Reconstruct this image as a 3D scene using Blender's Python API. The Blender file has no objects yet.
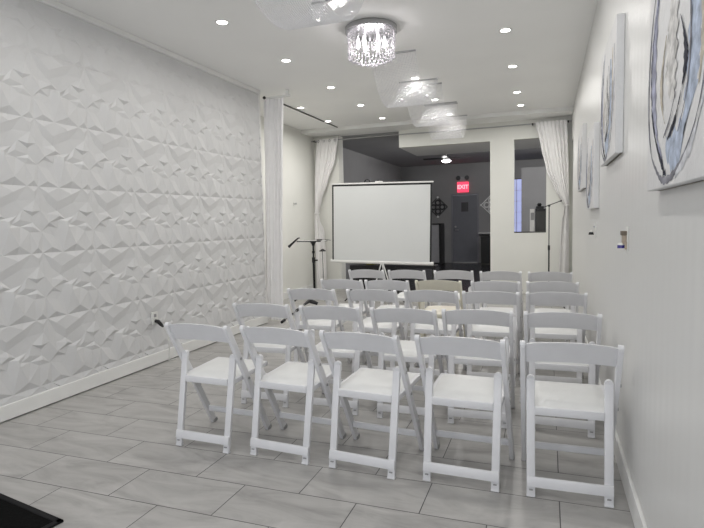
import bpy, bmesh, math, random
from mathutils import Vector, Matrix, geometry
random.seed(7)
PI = math.pi
SC = bpy.context.scene
COL = SC.collection

# ------------------------------------------------------------------ materials
def mat(name, color, rough=.5, metal=0, noise=0, nscale=8, bump=0, bscale=60, emit=None, estr=0, trans=0, ior=1.45, spec=.5):
    m = bpy.data.materials.new(name); m.use_nodes = True
    nt = m.node_tree; b = nt.nodes['Principled BSDF']
    b.inputs['Base Color'].default_value = (*color, 1)
    b.inputs['Roughness'].default_value = rough
    b.inputs['Metallic'].default_value = metal
    b.inputs['Transmission Weight'].default_value = trans
    b.inputs['IOR'].default_value = ior
    b.inputs['Specular IOR Level'].default_value = spec
    if emit:
        b.inputs['Emission Color'].default_value = (*emit, 1)
        b.inputs['Emission Strength'].default_value = estr
    if noise or bump:
        tc = nt.nodes.new('ShaderNodeTexCoord')
    if noise:
        n = nt.nodes.new('ShaderNodeTexNoise'); n.inputs['Scale'].default_value = nscale; n.inputs['Detail'].default_value = 4
        nt.links.new(tc.outputs['Object'], n.inputs['Vector'])
        r = nt.nodes.new('ShaderNodeMapRange'); r.inputs['To Min'].default_value = 1 - noise; r.inputs['To Max'].default_value = 1 + noise
        r.inputs['From Min'].default_value = .3; r.inputs['From Max'].default_value = .7
        nt.links.new(n.outputs['Fac'], r.inputs['Value'])
        v = nt.nodes.new('ShaderNodeVectorMath'); v.operation = 'SCALE'; v.inputs[0].default_value = color
        nt.links.new(r.outputs['Result'], v.inputs['Scale'])
        nt.links.new(v.outputs['Vector'], b.inputs['Base Color'])
    if bump:
        n2 = nt.nodes.new('ShaderNodeTexNoise'); n2.inputs['Scale'].default_value = bscale
        nt.links.new(tc.outputs['Object'], n2.inputs['Vector'])
        bp = nt.nodes.new('ShaderNodeBump'); bp.inputs['Strength'].default_value = bump; bp.inputs['Distance'].default_value = .004
        nt.links.new(n2.outputs['Fac'], bp.inputs['Height']); nt.links.new(bp.outputs['Normal'], b.inputs['Normal'])
    return m

M = {}
M['ceiling'] = mat('ceiling_paint', (.92, .92, .905), .7, noise=.015, nscale=1.5, bump=.15, bscale=25)
M['lower_ceiling'] = M['ceiling']
M['panel'] = mat('white_wall_panel', (.655, .655, .655), .45, noise=.02, nscale=3)
M['cream'] = mat('cream_wall_paint', (.80, .80, .755), .6, noise=.015, nscale=2, bump=.1)
M['white_trim'] = mat('white_trim_paint', (.80, .80, .78), .4, noise=.02, nscale=5)
M['chair'] = mat('white_resin', (.74, .74, .755), .38, noise=.03, nscale=9)
M['cream_chair'] = mat('cream_resin', (.72, .69, .58), .4, noise=.03, nscale=9)
M['pad'] = mat('white_vinyl', (.715, .72, .71), .42, noise=.02, nscale=14, bump=.15, bscale=40)
M['cream_pad'] = mat('ivory_vinyl', (.80, .76, .66), .42, noise=.02, nscale=14)
M['grey_plastic'] = mat('grey_plastic', (.33, .33, .33), .5, noise=.05)
M['steel'] = mat('dull_steel', (.45, .45, .46), .35, metal=1, noise=.05)
M['chrome'] = mat('chrome', (.75, .75, .76), .12, metal=1, noise=.02)
M['rim'] = mat('brushed_chrome', (.42, .42, .43), .25, metal=1, noise=.02)
M['black'] = mat('black_plastic', (.012, .012, .013), .4, noise=.1)
M['black_metal'] = mat('black_metal', (.012, .012, .013), .35, metal=.3, noise=.1)
M['gunmetal'] = mat('dark_track', (.06, .06, .055), .4, metal=.5, noise=.1)
M['rug'] = mat('black_carpet', (.007, .007, .007), 1, noise=.3, nscale=80, bump=.6, bscale=200, spec=.05)
M['rug_edge'] = mat('black_rubber', (.010, .010, .011), .7, noise=.1, spec=.2)
M['curtain'] = mat('white_curtain_cloth', (.90, .89, .885), .85, noise=.02, nscale=10, bump=.1, bscale=150)
M['screen'] = mat('matte_white_screen', (.70, .715, .71), .85, noise=.01, nscale=2)
M['dark_wall'] = mat('grey_wall_paint', (.26, .26, .265), .7, noise=.04, nscale=2, bump=.1)
M['dark_ceiling'] = mat('grey_ceiling_paint', (.42, .42, .43), .8, noise=.04, nscale=2)
M['dark_floor'] = mat('dark_floor_tile', (.022, .022, .026), .25, noise=.2, nscale=3)
M['door'] = mat('grey_door_paint', (.15, .155, .18), .45, noise=.05, nscale=4)
M['door_frame'] = mat('grey_door_frame', (.21, .21, .235), .5, noise=.04)
M['cabinet'] = mat('grey_cabinet', (.34, .34, .36), .5, noise=.05)
M['lens'] = mat('lamp_lens', (1, 1, 1), .4, emit=(1, .97, .92), estr=14)
M['bulb'] = mat('chandelier_bulb', (1, 1, 1), .4, emit=(1, .95, 1), estr=1.1)
M['exit'] = mat('red_lit_face', (.9, .05, .1), .5, emit=(1, .06, .13), estr=1.0)
M['exit_letter'] = mat('pink_lit_letter', (1, .6, .6), .5, emit=(1, .33, .40), estr=1.1)
M['daylight_pane'] = mat('daylit_sheer_pane', (.5, .55, .8), .6, emit=(.50, .55, .95), estr=.55)
M['bead'] = mat('clear_crystal', (.97, .97, .99), .08, trans=.12, ior=1.5, spec=.8)
M['thread'] = mat('clear_thread', (.75, .75, .75), .2, trans=.4)
M['crystal'] = mat('cut_crystal', (.95, .93, .96), .05, trans=.55, ior=1.6, spec=1)
M['tan'] = mat('tan_plastic', (.42, .35, .28), .5, noise=.05)
M['brown'] = mat('brown_plastic', (.16, .13, .10), .5, noise=.05)
M['blue'] = mat('blue_liquid', (.05, .04, .22), .15, noise=.05)
M['plate'] = mat('white_plate', (.78, .78, .75), .35, noise=.01)
M['silver'] = mat('silver_fretwork', (.78, .78, .78), .4, metal=0, noise=.03)
M['dark_silver'] = mat('pewter_fretwork', (.05, .05, .055), .3, metal=.4, noise=.03)
M['niche'] = mat('olive_door_paint', (.42, .42, .35), .5, noise=.03)
M['yellow'] = mat('olive_yellow_cloth', (.30, .28, .08), .8, noise=.1)
M['cable'] = mat('white_cable', (.7, .7, .68), .4, noise=.02)
M['purple'] = mat('grey_violet_curtain', (.05, .05, .07), .8, noise=.05)

def node(nt, t, **k):
    n = nt.nodes.new(t)
    for a, v in k.items(): setattr(n, a, v)
    return n
# glossy right wall with fine vertical ribs
m = mat('glossy_ribbed_panel', (.70, .70, .685), .36); nt = m.node_tree; b = nt.nodes['Principled BSDF']
tc = node(nt, 'ShaderNodeTexCoord'); w = node(nt, 'ShaderNodeTexWave', wave_type='BANDS', bands_direction='Y')
w.inputs['Scale'].default_value = 3.1; w.inputs['Distortion'].default_value = .4
nt.links.new(tc.outputs['Object'], w.inputs['Vector'])
nz = node(nt, 'ShaderNodeTexNoise'); nz.inputs['Scale'].default_value = 1.2
nt.links.new(tc.outputs['Object'], nz.inputs['Vector'])
ad = node(nt, 'ShaderNodeMath', operation='MULTIPLY_ADD'); ad.inputs[1].default_value = 1.5
nt.links.new(nz.outputs['Fac'], ad.inputs[0]); nt.links.new(w.outputs['Fac'], ad.inputs[2])
bp = node(nt, 'ShaderNodeBump'); bp.inputs['Strength'].default_value = .12; bp.inputs['Distance'].default_value = .006
nt.links.new(ad.outputs[0], bp.inputs['Height']); nt.links.new(bp.outputs['Normal'], b.inputs['Normal'])
M['right'] = m
# floor tiles: 0.61 x 0.306 m, half-offset rows
m = mat('grey_marble_tile', (.5, .5, .48), .38); nt = m.node_tree; b = nt.nodes['Principled BSDF']
tc = node(nt, 'ShaderNodeTexCoord'); mp = node(nt, 'ShaderNodeMapping'); mp.inputs['Location'].default_value = (2.991 + 61 * .61, -2.027 + 40 * .3059, 0)
nt.links.new(tc.outputs['Object'], mp.inputs['Vector'])
br = node(nt, 'ShaderNodeTexBrick', offset=.5, offset_frequency=2)
for k, v in {'Scale': 1, 'Mortar Size': .0026, 'Mortar Smooth': .3, 'Bias': 0, 'Brick Width': .61, 'Row Height': .3059}.items(): br.inputs[k].default_value = v
br.inputs['Color1'].default_value = (0, 0, 0, 1); br.inputs['Color2'].default_value = (1, 1, 1, 1); br.inputs['Mortar'].default_value = (.5, .5, .5, 1)
nt.links.new(mp.outputs['Vector'], br.inputs['Vector'])
# per-tile shift of the veining
sh = node(nt, 'ShaderNodeVectorMath', operation='MULTIPLY_ADD'); sh.inputs[1].default_value = (7, 5, 3)
nt.links.new(br.outputs['Color'], sh.inputs[0]); 
sc = node(nt, 'ShaderNodeMapping'); sc.inputs['Scale'].default_value = (1.3, 4.2, 1); sc.inputs['Rotation'].default_value = (0, 0, .25)
nt.links.new(mp.outputs['Vector'], sc.inputs['Vector']); nt.links.new(sc.outputs['Vector'], sh.inputs[2])
n1 = node(nt, 'ShaderNodeTexNoise'); n1.inputs['Scale'].default_value = 1.6; n1.inputs['Detail'].default_value = 7; n1.inputs['Roughness'].default_value = .62; n1.inputs['Distortion'].default_value = 1.1
nt.links.new(sh.outputs['Vector'], n1.inputs['Vector'])
cr = node(nt, 'ShaderNodeValToRGB'); e = cr.color_ramp.elements
e[0].position = .30; e[0].color = (.30, .29, .28, 1); e[1].position = .72; e[1].color = (.48, .47, .452, 1)
x = cr.color_ramp.elements.new(.5); x.color = (.40, .391, .377, 1)
nt.links.new(n1.outputs['Fac'], cr.inputs['Fac'])
mx = node(nt, 'ShaderNodeMix', data_type='RGBA'); mx.inputs['B'].default_value = (.05, .05, .049, 1)
nt.links.new(br.outputs['Fac'], mx.inputs['Factor']); nt.links.new(cr.outputs['Color'], mx.inputs['A'])
nt.links.new(mx.outputs['Result'], b.inputs['Base Color'])
bp = node(nt, 'ShaderNodeBump', invert=True); bp.inputs['Strength'].default_value = .5; bp.inputs['Distance'].default_value = .003
nt.links.new(br.outputs['Fac'], bp.inputs['Height']); nt.links.new(bp.outputs['Normal'], b.inputs['Normal'])
M['tile'] = m

# ------------------------------------------------------------------ geometry helpers
def add_box(bm, lo, hi, bev=0, mtx=None):
    r = bmesh.ops.create_cube(bm, size=1)
    vs = r['verts']
    c = [(lo[i] + hi[i]) / 2 for i in range(3)]; s = [hi[i] - lo[i] for i in range(3)]
    for v in vs: v.co = Vector((c[0] + v.co.x * s[0], c[1] + v.co.y * s[1], c[2] + v.co.z * s[2]))
    if bev:
        es = list({e for v in vs for e in v.link_edges})
        g = bmesh.ops.bevel(bm, geom=es, offset=bev, segments=2, affect='EDGES', profile=.5)
        vs = g['verts'] + [v for v in vs if v.is_valid]
        vs = list(set(vs))
    if mtx is not None:
        for v in vs: v.co = mtx @ v.co
    return vs
def beam(bm, p0, p1, w, d, bev=.003, side=Vector((1, 0, 0))):
    p0, p1 = Vector(p0), Vector(p1); ax = (p1 - p0); L = ax.length; ax.normalize()
    xx = (side - ax * side.dot(ax)).normalized(); yy = ax.cross(xx)
    mt = Matrix((xx, yy, ax)).transposed().to_4x4(); mt.translation = p0
    return add_box(bm, (-w / 2, -d / 2, 0), (w / 2, d / 2, L), bev, mt)
def tube(bm, pts, r, n=8, cap=True):
    pts = [Vector(p) for p in pts]; rings = []
    up = Vector((0, 0, 1)); prev = None
    for i, p in enumerate(pts):
        t = (pts[min(i + 1, len(pts) - 1)] - pts[max(i - 1, 0)]).normalized()
        a = prev if prev is not None else (up if abs(t.z) < .9 else Vector((1, 0, 0)))
        x = (a - t * a.dot(t)).normalized(); y = t.cross(x); prev = x
        rr = r[i] if isinstance(r, (list, tuple)) else r
        rings.append([bm.verts.new(p + (x * math.cos(2 * PI * k / n) + y * math.sin(2 * PI * k / n)) * rr) for k in range(n)])
    for a, b in zip(rings, rings[1:]):
        for k in range(n): bm.faces.new((a[k], a[(k + 1) % n], b[(k + 1) % n], b[k]))
    if cap:
        bm.faces.new(rings[0][::-1]); bm.faces.new(rings[-1])
def disc(bm, c, r, h, n=24, r2=None, axis='Z'):
    p0 = Vector(c); d = {'Z': Vector((0, 0, 1)), 'Y': Vector((0, 1, 0)), 'X': Vector((1, 0, 0))}[axis]
    tube(bm, [p0, p0 + d * h], [r, r if r2 is None else r2], n)
def lathe(bm, c, prof, n=24):
    c = Vector(c); rings = []
    for r, z in prof: rings.append([bm.verts.new(c + Vector((r * math.cos(2 * PI * k / n), r * math.sin(2 * PI * k / n), z))) for k in range(n)])
    for a, b in zip(rings, rings[1:]):
        for k in range(n): bm.faces.new((a[k], a[(k + 1) % n], b[(k + 1) % n], b[k]))
    bm.faces.new(rings[0][::-1]); bm.faces.new(rings[-1])
def gem(bm, c, r, h=None, n=5):
    h = h or r; c = Vector(c); a = random.random() * 6
    t = bm.verts.new(c + Vector((0, 0, h))); d = bm.verts.new(c - Vector((0, 0, h)))
    ring = [bm.verts.new(c + Vector((math.cos(a + 2 * PI * k / n), math.sin(a + 2 * PI * k / n), 0)) * r) for k in range(n)]
    for k in range(n):
        bm.faces.new((ring[k], ring[(k + 1) % n], t)); bm.faces.new((ring[(k + 1) % n], ring[k], d))
def obj(name, bm, m, parent=None, smooth=False, loc=None):
    me = bpy.data.meshes.new(name)
    bmesh.ops.recalc_face_normals(bm, faces=bm.faces[:])
    bm.to_mesh(me); bm.free(); me.materials.append(m)
    if smooth:
        me.polygons.foreach_set('use_smooth', [True] * len(me.polygons))
        try: me.set_sharp_from_angle(angle=math.radians(35))
        except Exception: pass
    o = bpy.data.objects.new(name, me); COL.objects.link(o)
    if parent: o.parent = parent
    if loc: o.location = loc
    return o
def box(name, lo, hi, m, parent=None, bev=0):
    """Mesh box whose origin sits at the centre of its base when top-level."""
    bm = bmesh.new()
    if parent: add_box(bm, lo, hi, bev); return obj(name, bm, m, parent)
    c = Vector(((lo[0] + hi[0]) / 2, (lo[1] + hi[1]) / 2, lo[2]))
    add_box(bm, Vector(lo) - c, Vector(hi) - c, bev); return obj(name, bm, m, None, loc=c)
def struct(o): o['kind'] = 'structure'; return o
def thing(name, label, cat, loc=(0, 0, 0), rz=0, group=None):
    o = bpy.data.objects.new(name, None); COL.objects.link(o); o.location = loc; o.rotation_euler = (0, 0, rz)
    o.empty_display_size = .1
    return tag(o, label, cat, group)
def tag(o, label, cat, group=None):
    o['label'] = label; o['category'] = cat
    if group: o['group'] = group
    return o
def copy_tree(o, parent=None):
    c = o.copy(); COL.objects.link(c)
    if parent: c.parent = parent
    for ch in list(o.children): copy_tree(ch, c)
    return c
def sbox(name, lo, hi, m, bev=0):
    bm = bmesh.new(); add_box(bm, lo, hi, bev); return struct(obj(name, bm, m))

# ------------------------------------------------------------------ setting
XR, XL, XL2, ZC, ZC2 = .376, -3.60, -4.40, 3.10, 3.04
YF, YS, YB, YE, YP = -2.8, 9.45, 10.0, 16.8, 6.40
sbox('floor', (-4.6, YF - .1, -.1), (.6, YB + .05, 0), M['tile'])
sbox('floor_back', (-4.6, YB + .05, -.1), (4.0, YE + .1, 0), M['dark_floor'])
sbox('ceiling', (-4.6, YF - .1, ZC), (.6, YS, ZC + .1), M['ceiling'])
sbox('ceiling_lower', (-4.6, YS, ZC2), (.6, YB + .12, ZC + .1), M['ceiling'])
sbox('ceiling_back', (-4.6, YB + .12, ZC2), (4.0, YE + .1, ZC + .1), M['dark_ceiling'])
sbox('trim_1', (XL2, YS - .02, ZC2 - .005), (XR, YS + .005, ZC), M['white_trim'], .004)
# right wall: glossy ribbed panels, doorway niche near its far end
DY0, DY1, DZ = 9.32, 9.98, 2.66
bm = bmesh.new()
add_box(bm, (XR, YF, 0), (XR + .1, DY0, ZC)); add_box(bm, (XR, DY0, DZ), (XR + .1, YB, ZC))
struct(obj('wall_right', bm, M['right']))
sbox('door_2', (XR + .05, DY0, 0), (XR + .09, DY1, DZ), M['niche'])
sbox('trim_2', (XR + .0, DY0, DZ - .06), (XR + .05, DY1, DZ), M['white_trim'])
# left wall: faceted 3D panels
def faceted():
    E = [(0,.30),(.16,.08),(.35,.60),(.58,.08),(.80,.60),(.91,.10),(1,.30)]
    P = [(u,0,h) for u,h in E] + [(u,1,h) for u,h in E] + [
         (.15,.085,.85),(.60,.12,1.0),(.91,.085,.8),(0,.32,.30),(1,.32,.30),(.20,.27,.10),(.47,.385,1.0),(.80,.32,.45),
         (.30,.37,.15),(.52,.43,.30),(.84,.40,.85),(.86,.46,.30),(.13,.46,.70),(.45,.52,.12),(.32,.56,.8),(.12,.60,.30),
         (.62,.56,.30),(.84,.62,1.0),(.86,.555,.25),(0,.64,.55),(1,.64,.55),(.62,.78,.25),(.58,.905,.75),(.30,.78,.75),
         (.14,.91,.7),(.91,.92,.6),(.14,.76,.10),(.92,.80,.35),(.12,.405,.12),(.33,.50,.10),(.47,.475,.80),(.66,.40,.15),(.64,.50,.70),(.70,.655,.40),(.30,.64,.20)]
    co = [Vector((p[0], p[1])) for p in P]
    r = geometry.delaunay_2d_cdt(co, [], [], 0, 1e-5)
    pts, tris, orig = r[0], r[2], r[3]
    hs = [P[orig[i][0]][2] for i in range(len(pts))]
    return pts, tris, hs
pts, tris, hs = faceted()
bm = bmesh.new()
AMP, PS = .022, .50
y = 3.03 - 12 * PS
while y < YP - .01:
    for kz in range(-1, 6):
        z0 = .165 + kz * PS
        vs = []
        for p, h in zip(pts, hs):
            yy = min(y + p.x * PS, YP); zz = z0 + p.y * PS
            if kz == 5: zz = z0 + p.y * (ZC - z0)
            zz = max(zz, .112 - .0004 * h)
            vs.append(bm.verts.new((XL + .002 + h * AMP * (.55 if kz == 5 else 1), yy, zz)))
        for t in tris:
            try: bm.faces.new([vs[i] for i in t])
            except ValueError: pass
    y += PS
bmesh.ops.remove_doubles(bm, verts=bm.verts[:], dist=.0008)
bmesh.ops.dissolve_degenerate(bm, dist=.0005, edges=bm.edges[:])
for f in bm.faces:
    f.normal_update()
    if f.normal.x < 0: f.normal_flip()
me = bpy.data.meshes.new('wall_left_face'); 
add_box(bm, (XL - .15, YF, 0), (XL + .002, YP, ZC))
bm.to_mesh(me); bm.free(); me.materials.append(M['panel'])
wl = bpy.data.objects.new('wall_left', me); COL.objects.link(wl); struct(wl)
sbox('baseboard_left', (XL, YF, .010), (XL + .030, YP, .118), M['white_trim'], .004)
sbox('trim_3', (XL, YF, ZC - .055), (XL + .035, YP + .02, ZC - .001), M['white_trim'], .006)
sbox('trim_4', (XL - .15, YP, .0), (XL + .012, YP + .04, ZC), M['white_trim'])
sbox('wall_recess_return', (XL2 - .2, YP - .2, 0), (XL - .151, YP + .04, ZC), M['cream'])
sbox('wall_recess_left', (XL2 - .1, YP + .04, 0), (XL2, YB, ZC), M['cream'])
sbox('baseboard_recess', (XL2, YP + .04, 0), (XL2 + .018, YB, .12), M['white_trim'], .003)
sbox('baseboard_right', (XR - .017, YF, 0), (XR, DY0, .125), M['white_trim'], .004)
bm = bmesh.new()
tube(bm, [(XL2 + .03, 8.39, 0), (XL2 + .03, 8.39, 3.09)], .022, 10)
struct(obj('trim_5', bm, M['white_trim'], smooth=True))
# front wall behind the camera with a shop window that lets the daylight in
bm = bmesh.new()
add_box(bm, (XL, YF - .1, 0), (-3.3, YF, ZC)); add_box(bm, (.1, YF - .1, 0), (XR, YF, ZC))
add_box(bm, (-3.3, YF - .1, 0), (.1, YF, .45)); add_box(bm, (-3.3, YF - .1, 2.75), (.1, YF, ZC))
struct(obj('wall_front', bm, M['cream']))
bm = bmesh.new()
for xx in (-3.3, -2.2, -1.05, .05): add_box(bm, (xx, YF - .07, .45), (xx + .05, YF - .02, 2.75))
struct(obj('window_1', bm, M['white_trim']))
# end wall of the white room: stub, dropped soffit, pillar, half wall with opening
TW = .12
PX0, PX1, OX1, SZ, HZ = -.971, -.560, -.026, 1.095, 2.72
bm = bmesh.new()
add_box(bm, (XL2, YB, 0), (-3.87, YB + .25, ZC2))
struct(obj('wall_end_stub', bm, M['cream']))
bm = bmesh.new()
add_box(bm, (PX0, YB, 0), (PX1, YB + TW, HZ))
add_box(bm, (PX1, YB, 0), (XR + .1, YB + TW, SZ)); add_box(bm, (OX1, YB, SZ), (XR + .1, YB + TW, HZ))
struct(obj('wall_end', bm, M['cream']))
sbox('trim_6', (PX1 - .0, YB - .004, SZ - .012), (OX1, YB + TW + .02, SZ + .006), M['gunmetal'])
bm = bmesh.new(); add_box(bm, (-2.643, YB, HZ), (XR + .1, YB + .125, ZC2))
struct(obj('wall_end_header', bm, M['cream']))
bm = bmesh.new(); add_box(bm, (-2.643, YB + .125, HZ), (XR + .1, 11.5, ZC2))
struct(obj('ceiling_soffit', bm, M['ceiling']))
# dark back room
sbox('wall_back_left', (XL2 - .1, YB + .25, 0), (XL2, YE, ZC2), M['dark_wall'])
DX0, DX1, DH = -2.76, -2.02, 2.08
bm = bmesh.new()
add_box(bm, (XL2, YE, 0), (DX0 - .05, YE + .1, ZC2)); add_box(bm, (DX1 + .05, YE, 0), (4, YE + .1, ZC2))
add_box(bm, (DX0 - .05, YE, DH + .05), (DX1 + .05, YE + .1, ZC2))
struct(obj('wall_back', bm, M['dark_wall']))
bm = bmesh.new()
add_box(bm, (DX0 - .05, YE - .02, 0), (DX0, YE + .1, DH + .05)); add_box(bm, (DX1, YE - .02, 0), (DX1 + .05, YE + .1, DH + .05))
add_box(bm, (DX0, YE - .02, DH), (DX1, YE + .1, DH + .05))
struct(obj('door_frame', bm, M['door_frame']))
dr = sbox('door_1', (DX0 + .005, YE + .02, .03), (DX1 - .005, YE + .065, DH - .005), M['door'])
bm = bmesh.new(); tube(bm, [(DX0 + .08, YE + .02, 1.02), (DX0 + .08, YE - .05, 1.02), (DX0 + .19, YE - .05, 1.02)], .012, 8)
disc(bm, (DX0 + .08, YE, 1.12), .03, .02, 12, axis='Y')
obj('door_handle', bm, M['steel'], dr, smooth=True)
bm = bmesh.new(); add_box(bm, (-2.50, YE + .005, 1.58), (-2.29, YE + .02, 1.86)); add_box(bm, (-2.46, YE - .003, 1.62), (-2.33, YE + .005, 1.82))
obj('door_plaque', bm, M['dark_silver'], dr)
sbox('trim_7', (DX0, YE - .03, 0), (DX1, YE + .06, .028), M['steel'])
sbox('wall_partition', (-.655, 15.0, 0), (4.0, 15.1, 2.66), M['dark_wall'])
sbox('wall_back_right', (3.9, YB + .12, 0), (4.0, YE, ZC2), M['dark_wall'])
sbox('wall_back_front', (XR + .1, YB, 0), (4.0, YB + TW, ZC2), M['dark_wall'])
# daylit window at the far end, seen through the opening
w2 = struct(box('window_2', (-1.10, YE - .045, .55), (-.62, YE - .005, 2.50), M['black']))
bm = bmesh.new()
add_box(bm, (-.22, -.035, .03), (.20, -.026, 1.93))
obj('window_pane', bm, M['daylight_pane'], w2)
bm = bmesh.new()
for k in range(1, 6): add_box(bm, (-.22, -.045, .32 * k), (.20, -.036, .32 * k + .018))
add_box(bm, (-.02, -.045, .03), (0, -.036, 1.93))
obj('muntin', bm, M['silver'], w2)

# ------------------------------------------------------------------ folding chairs
def make_chair(cm, pm, label):
    t = thing('folding_chair', label, 'chair')
    for s in (-1, 1):
        bm = bmesh.new()   # long front leg that runs up to become the back post
        p0, p1 = Vector((s * .214, .405, .010)), Vector((s * .211, -.006, .748))
        beam(bm, p0, p1, .024, .043, .004)
        tube(bm, [(p1.x - .012, p1.y, p1.z - .001), (p1.x + .012, p1.y, p1.z - .001)], .0190, 14)
        fl = obj('front_leg', bm, cm, t, True)
        bm = bmesh.new(); beam(bm, p0 + Vector((0, .006, -.010)), p0 + Vector((0, -.002, .014)), .027, .046, .002)
        obj('foot_cap', bm, M['grey_plastic'], fl)
        for by, bz in ((.105, .545), (.185, .405)):
            bm = bmesh.new(); disc(bm, (s * .226 - (.004 if s < 0 else 0), by, bz), .008, .004, 10, axis='X')
            obj('bolt', bm, M['steel'], fl)
        bm = bmesh.new()   # short rear leg with a rounded top
        q0, q1 = Vector((s * .172, 0, .006)), Vector((s * .176, .100, .552))
        beam(bm, q0, q1, .040, .022, .004)
        tube(bm, [(q1.x, q1.y - .011, q1.z), (q1.x, q1.y + .011, q1.z)], .0198, 14)
        rl = obj('rear_leg', bm, cm, t, True)
        bm = bmesh.new(); beam(bm, q0 + Vector((0, 0, -.006)), q0 + Vector((0, .001, .004)), .0415, .026, .002)
        obj('foot_cap', bm, cm, rl)
        bm = bmesh.new(); add_box(bm, (s * .172 - .009, -.013, .034), (s * .172 + .009, -.0075, .039))
        obj('screw_slot', bm, M['grey_plastic'], rl)
    # curved back slat with an arched top edge
    bm = bmesh.new(); N = 18; rows = []
    for i in range(N + 1):
        u = i / N; x = -.203 + .406 * u; a = 1 - (2 * u - 1) ** 2
        zt = .748 + .024 * a ** .8; zb = .652 + .014 * a
        ybow = -.022 * a
        def pt(z, off): return Vector((x, -.008 + (.752 - z) * .555 + ybow + off, z))
        rows.append([bm.verts.new(pt(zt, -.007)), bm.verts.new(pt(zb, -.007)), bm.verts.new(pt(zb, .009)), bm.verts.new(pt(zt, .009))])
    for a_, b_ in zip(rows, rows[1:]):
        for k in range(4): bm.faces.new((a_[k], a_[(k + 1) % 4], b_[(k + 1) % 4], b_[k]))
    bm.faces.new(rows[0]); bm.faces.new(rows[-1][::-1])
    es = [e for e in bm.edges if len(e.link_faces) == 2 and e.calc_face_angle(0) > 1.0 and abs(e.verts[0].co.x - e.verts[1].co.x) > .005]
    bmesh.ops.bevel(bm, geom=es, offset=.003, segments=2, affect='EDGES')
    obj('backrest', bm, cm, t, True)
    # seat frame: two side rails, front and rear rail
    bm = bmesh.new()
    def sp(x, y, z): return (x, y, z + (y - .07) * .05)
    for s in (-1, 1): beam(bm, sp(s * .183, .072, .408), sp(s * .183, .440, .408), .026, .030, .004)
    beam(bm, sp(-.196, .445, .408), sp(.196, .445, .408), .026, .030, .005, side=Vector((0, 1, 0)))
    beam(bm, sp(-.156, .066, .405), sp(.156, .066, .405), .022, .040, .004, side=Vector((0, 1, 0)))
    seat = obj('seat_frame', bm, cm, t, True)
    # padded seat
    bm = bmesh.new(); nx, ny = 10, 10; g = []
    for j in range(ny + 1):
        r = []
        for i in range(nx + 1):
            u, v = i / nx * 2 - 1, j / ny * 2 - 1
            e = (1 - abs(u) ** 6) * (1 - abs(v) ** 6)
            r.append(bm.verts.new(sp(u * .178, .256 + v * .184, .4225 + .022 * e)))
        g.append(r)
    for j in range(ny):
        for i in range(nx): bm.faces.new((g[j][i], g[j][i + 1], g[j + 1][i + 1], g[j + 1][i]))
    rim = [g[0][i] for i in range(nx + 1)] + [g[j][nx] for j in range(1, ny + 1)] + [g[ny][i] for i in range(nx - 1, -1, -1)] + [g[j][0] for j in range(ny - 1, 0, -1)]
    low = [bm.verts.new(v.co - Vector((0, 0, .018))) for v in rim]
    for k in range(len(rim)): bm.faces.new((rim[k], rim[(k + 1) % len(rim)], low[(k + 1) % len(rim)], low[k]))
    bm.faces.new(low[::-1])
    obj('seat_pad', bm, pm, t, True)
    bm = bmesh.new(); add_box(bm, (-.192, -.022, .050), (.192, -.008, .098), .004)
    for s in (-1, 1): pass
    for v in bm.verts: v.co.y += v.co.z * .183
    obj('rear_stretcher', bm, cm, t, True)
    bm = bmesh.new(); add_box(bm, (-.202, .334, .100), (.202, .350, .136), .003)
    obj('front_stretcher', bm, cm, t, True)
    return t
proto = make_chair(M['chair'], M['pad'], '')
cream = make_chair(M['cream_chair'], M['cream_pad'], '')
G = 'rows of white folding chairs facing the projection screen'
rowname = ['row nearest the viewer', 'second row from the viewer', 'middle row of five', 'fourth row from the viewer', 'far row by the screen']
colname = ['leftmost', 'second from left', 'centre', 'second from right', 'rightmost']
pos = [[(-1.952, 2.650, -2), (-1.440, 2.660, -4), (-.935, 2.640, -5), (-.410, 2.655, -2), (.102, 2.655, 1)],
       [(-1.975, 3.450, 2), (-1.430, 3.445, 2), (-.905, 3.450, 1), (-.425, 3.490, 2), (.085, 3.495, -1)],
       [(-1.970, 4.330, 2), (-1.415, 4.350, 0), (-.910, 4.390, -1), (-.428, 4.400, 1), (.065, 4.430, 1)],
       [(-1.970, 5.080, 0), (-1.492, 5.080, 0), (-.990, 5.130, 0), (-.455, 5.130, -1), (.043, 5.160, -1)],
       [(-2.060, 6.150, 0), (-1.560, 6.150, -1), (-1.010, 6.150, 0), (-.485, 6.100, 0), (.025, 6.080, -1)]]
first = True
for r in range(5):
    for c in range(5):
        x_, y_, a_ = pos[r][c]
        lab = 'white folding chair, %s in the %s' % (colname[c], rowname[r])
        if (r, c) == (3, 2):
            o = cream; lab = 'cream yellowed folding chair among the white ones, centre of the fourth row'
        elif first: o = proto; first = False
        else: o = copy_tree(proto)
        o.location = (x_, y_, 0); o.rotation_euler = (0, 0, math.radians(a_)); tag(o, lab, 'chair', G)

# ------------------------------------------------------------------ recessed downlights
def make_downlight():
    t = thing('downlight', '', 'ceiling light')
    bm = bmesh.new(); N = 28
    prof = [(.043, -.001), (.046, -.007), (.060, -.006), (.064, -.0005)]
    rings = [[bm.verts.new((r * math.cos(2 * PI * k / N), r * math.sin(2 * PI * k / N), z)) for k in range(N)] for r, z in prof]
    for a, b in zip(rings, rings[1:]):
        for k in range(N): bm.faces.new((a[k], a[(k + 1) % N], b[(k + 1) % N], b[k]))
    obj('trim_ring', bm, M['white_trim'], t, True)
    bm = bmesh.new(); disc(bm, (0, 0, -.004), .044, .003, 24)
    obj('lens', bm, M['lens'], t)
    ld = bpy.data.lights.new('lamp', 'AREA'); ld.shape = 'DISK'; ld.size = .085; ld.energy = DOWN; ld.color = (1, .975, .94); ld.spread = math.radians(170)
    lo = bpy.data.objects.new('lamp', ld); COL.objects.link(lo); lo.parent = t; lo.location = (0, 0, -.008)
    return t
DOWN = 4.3
dl = make_downlight(); first = True
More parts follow.
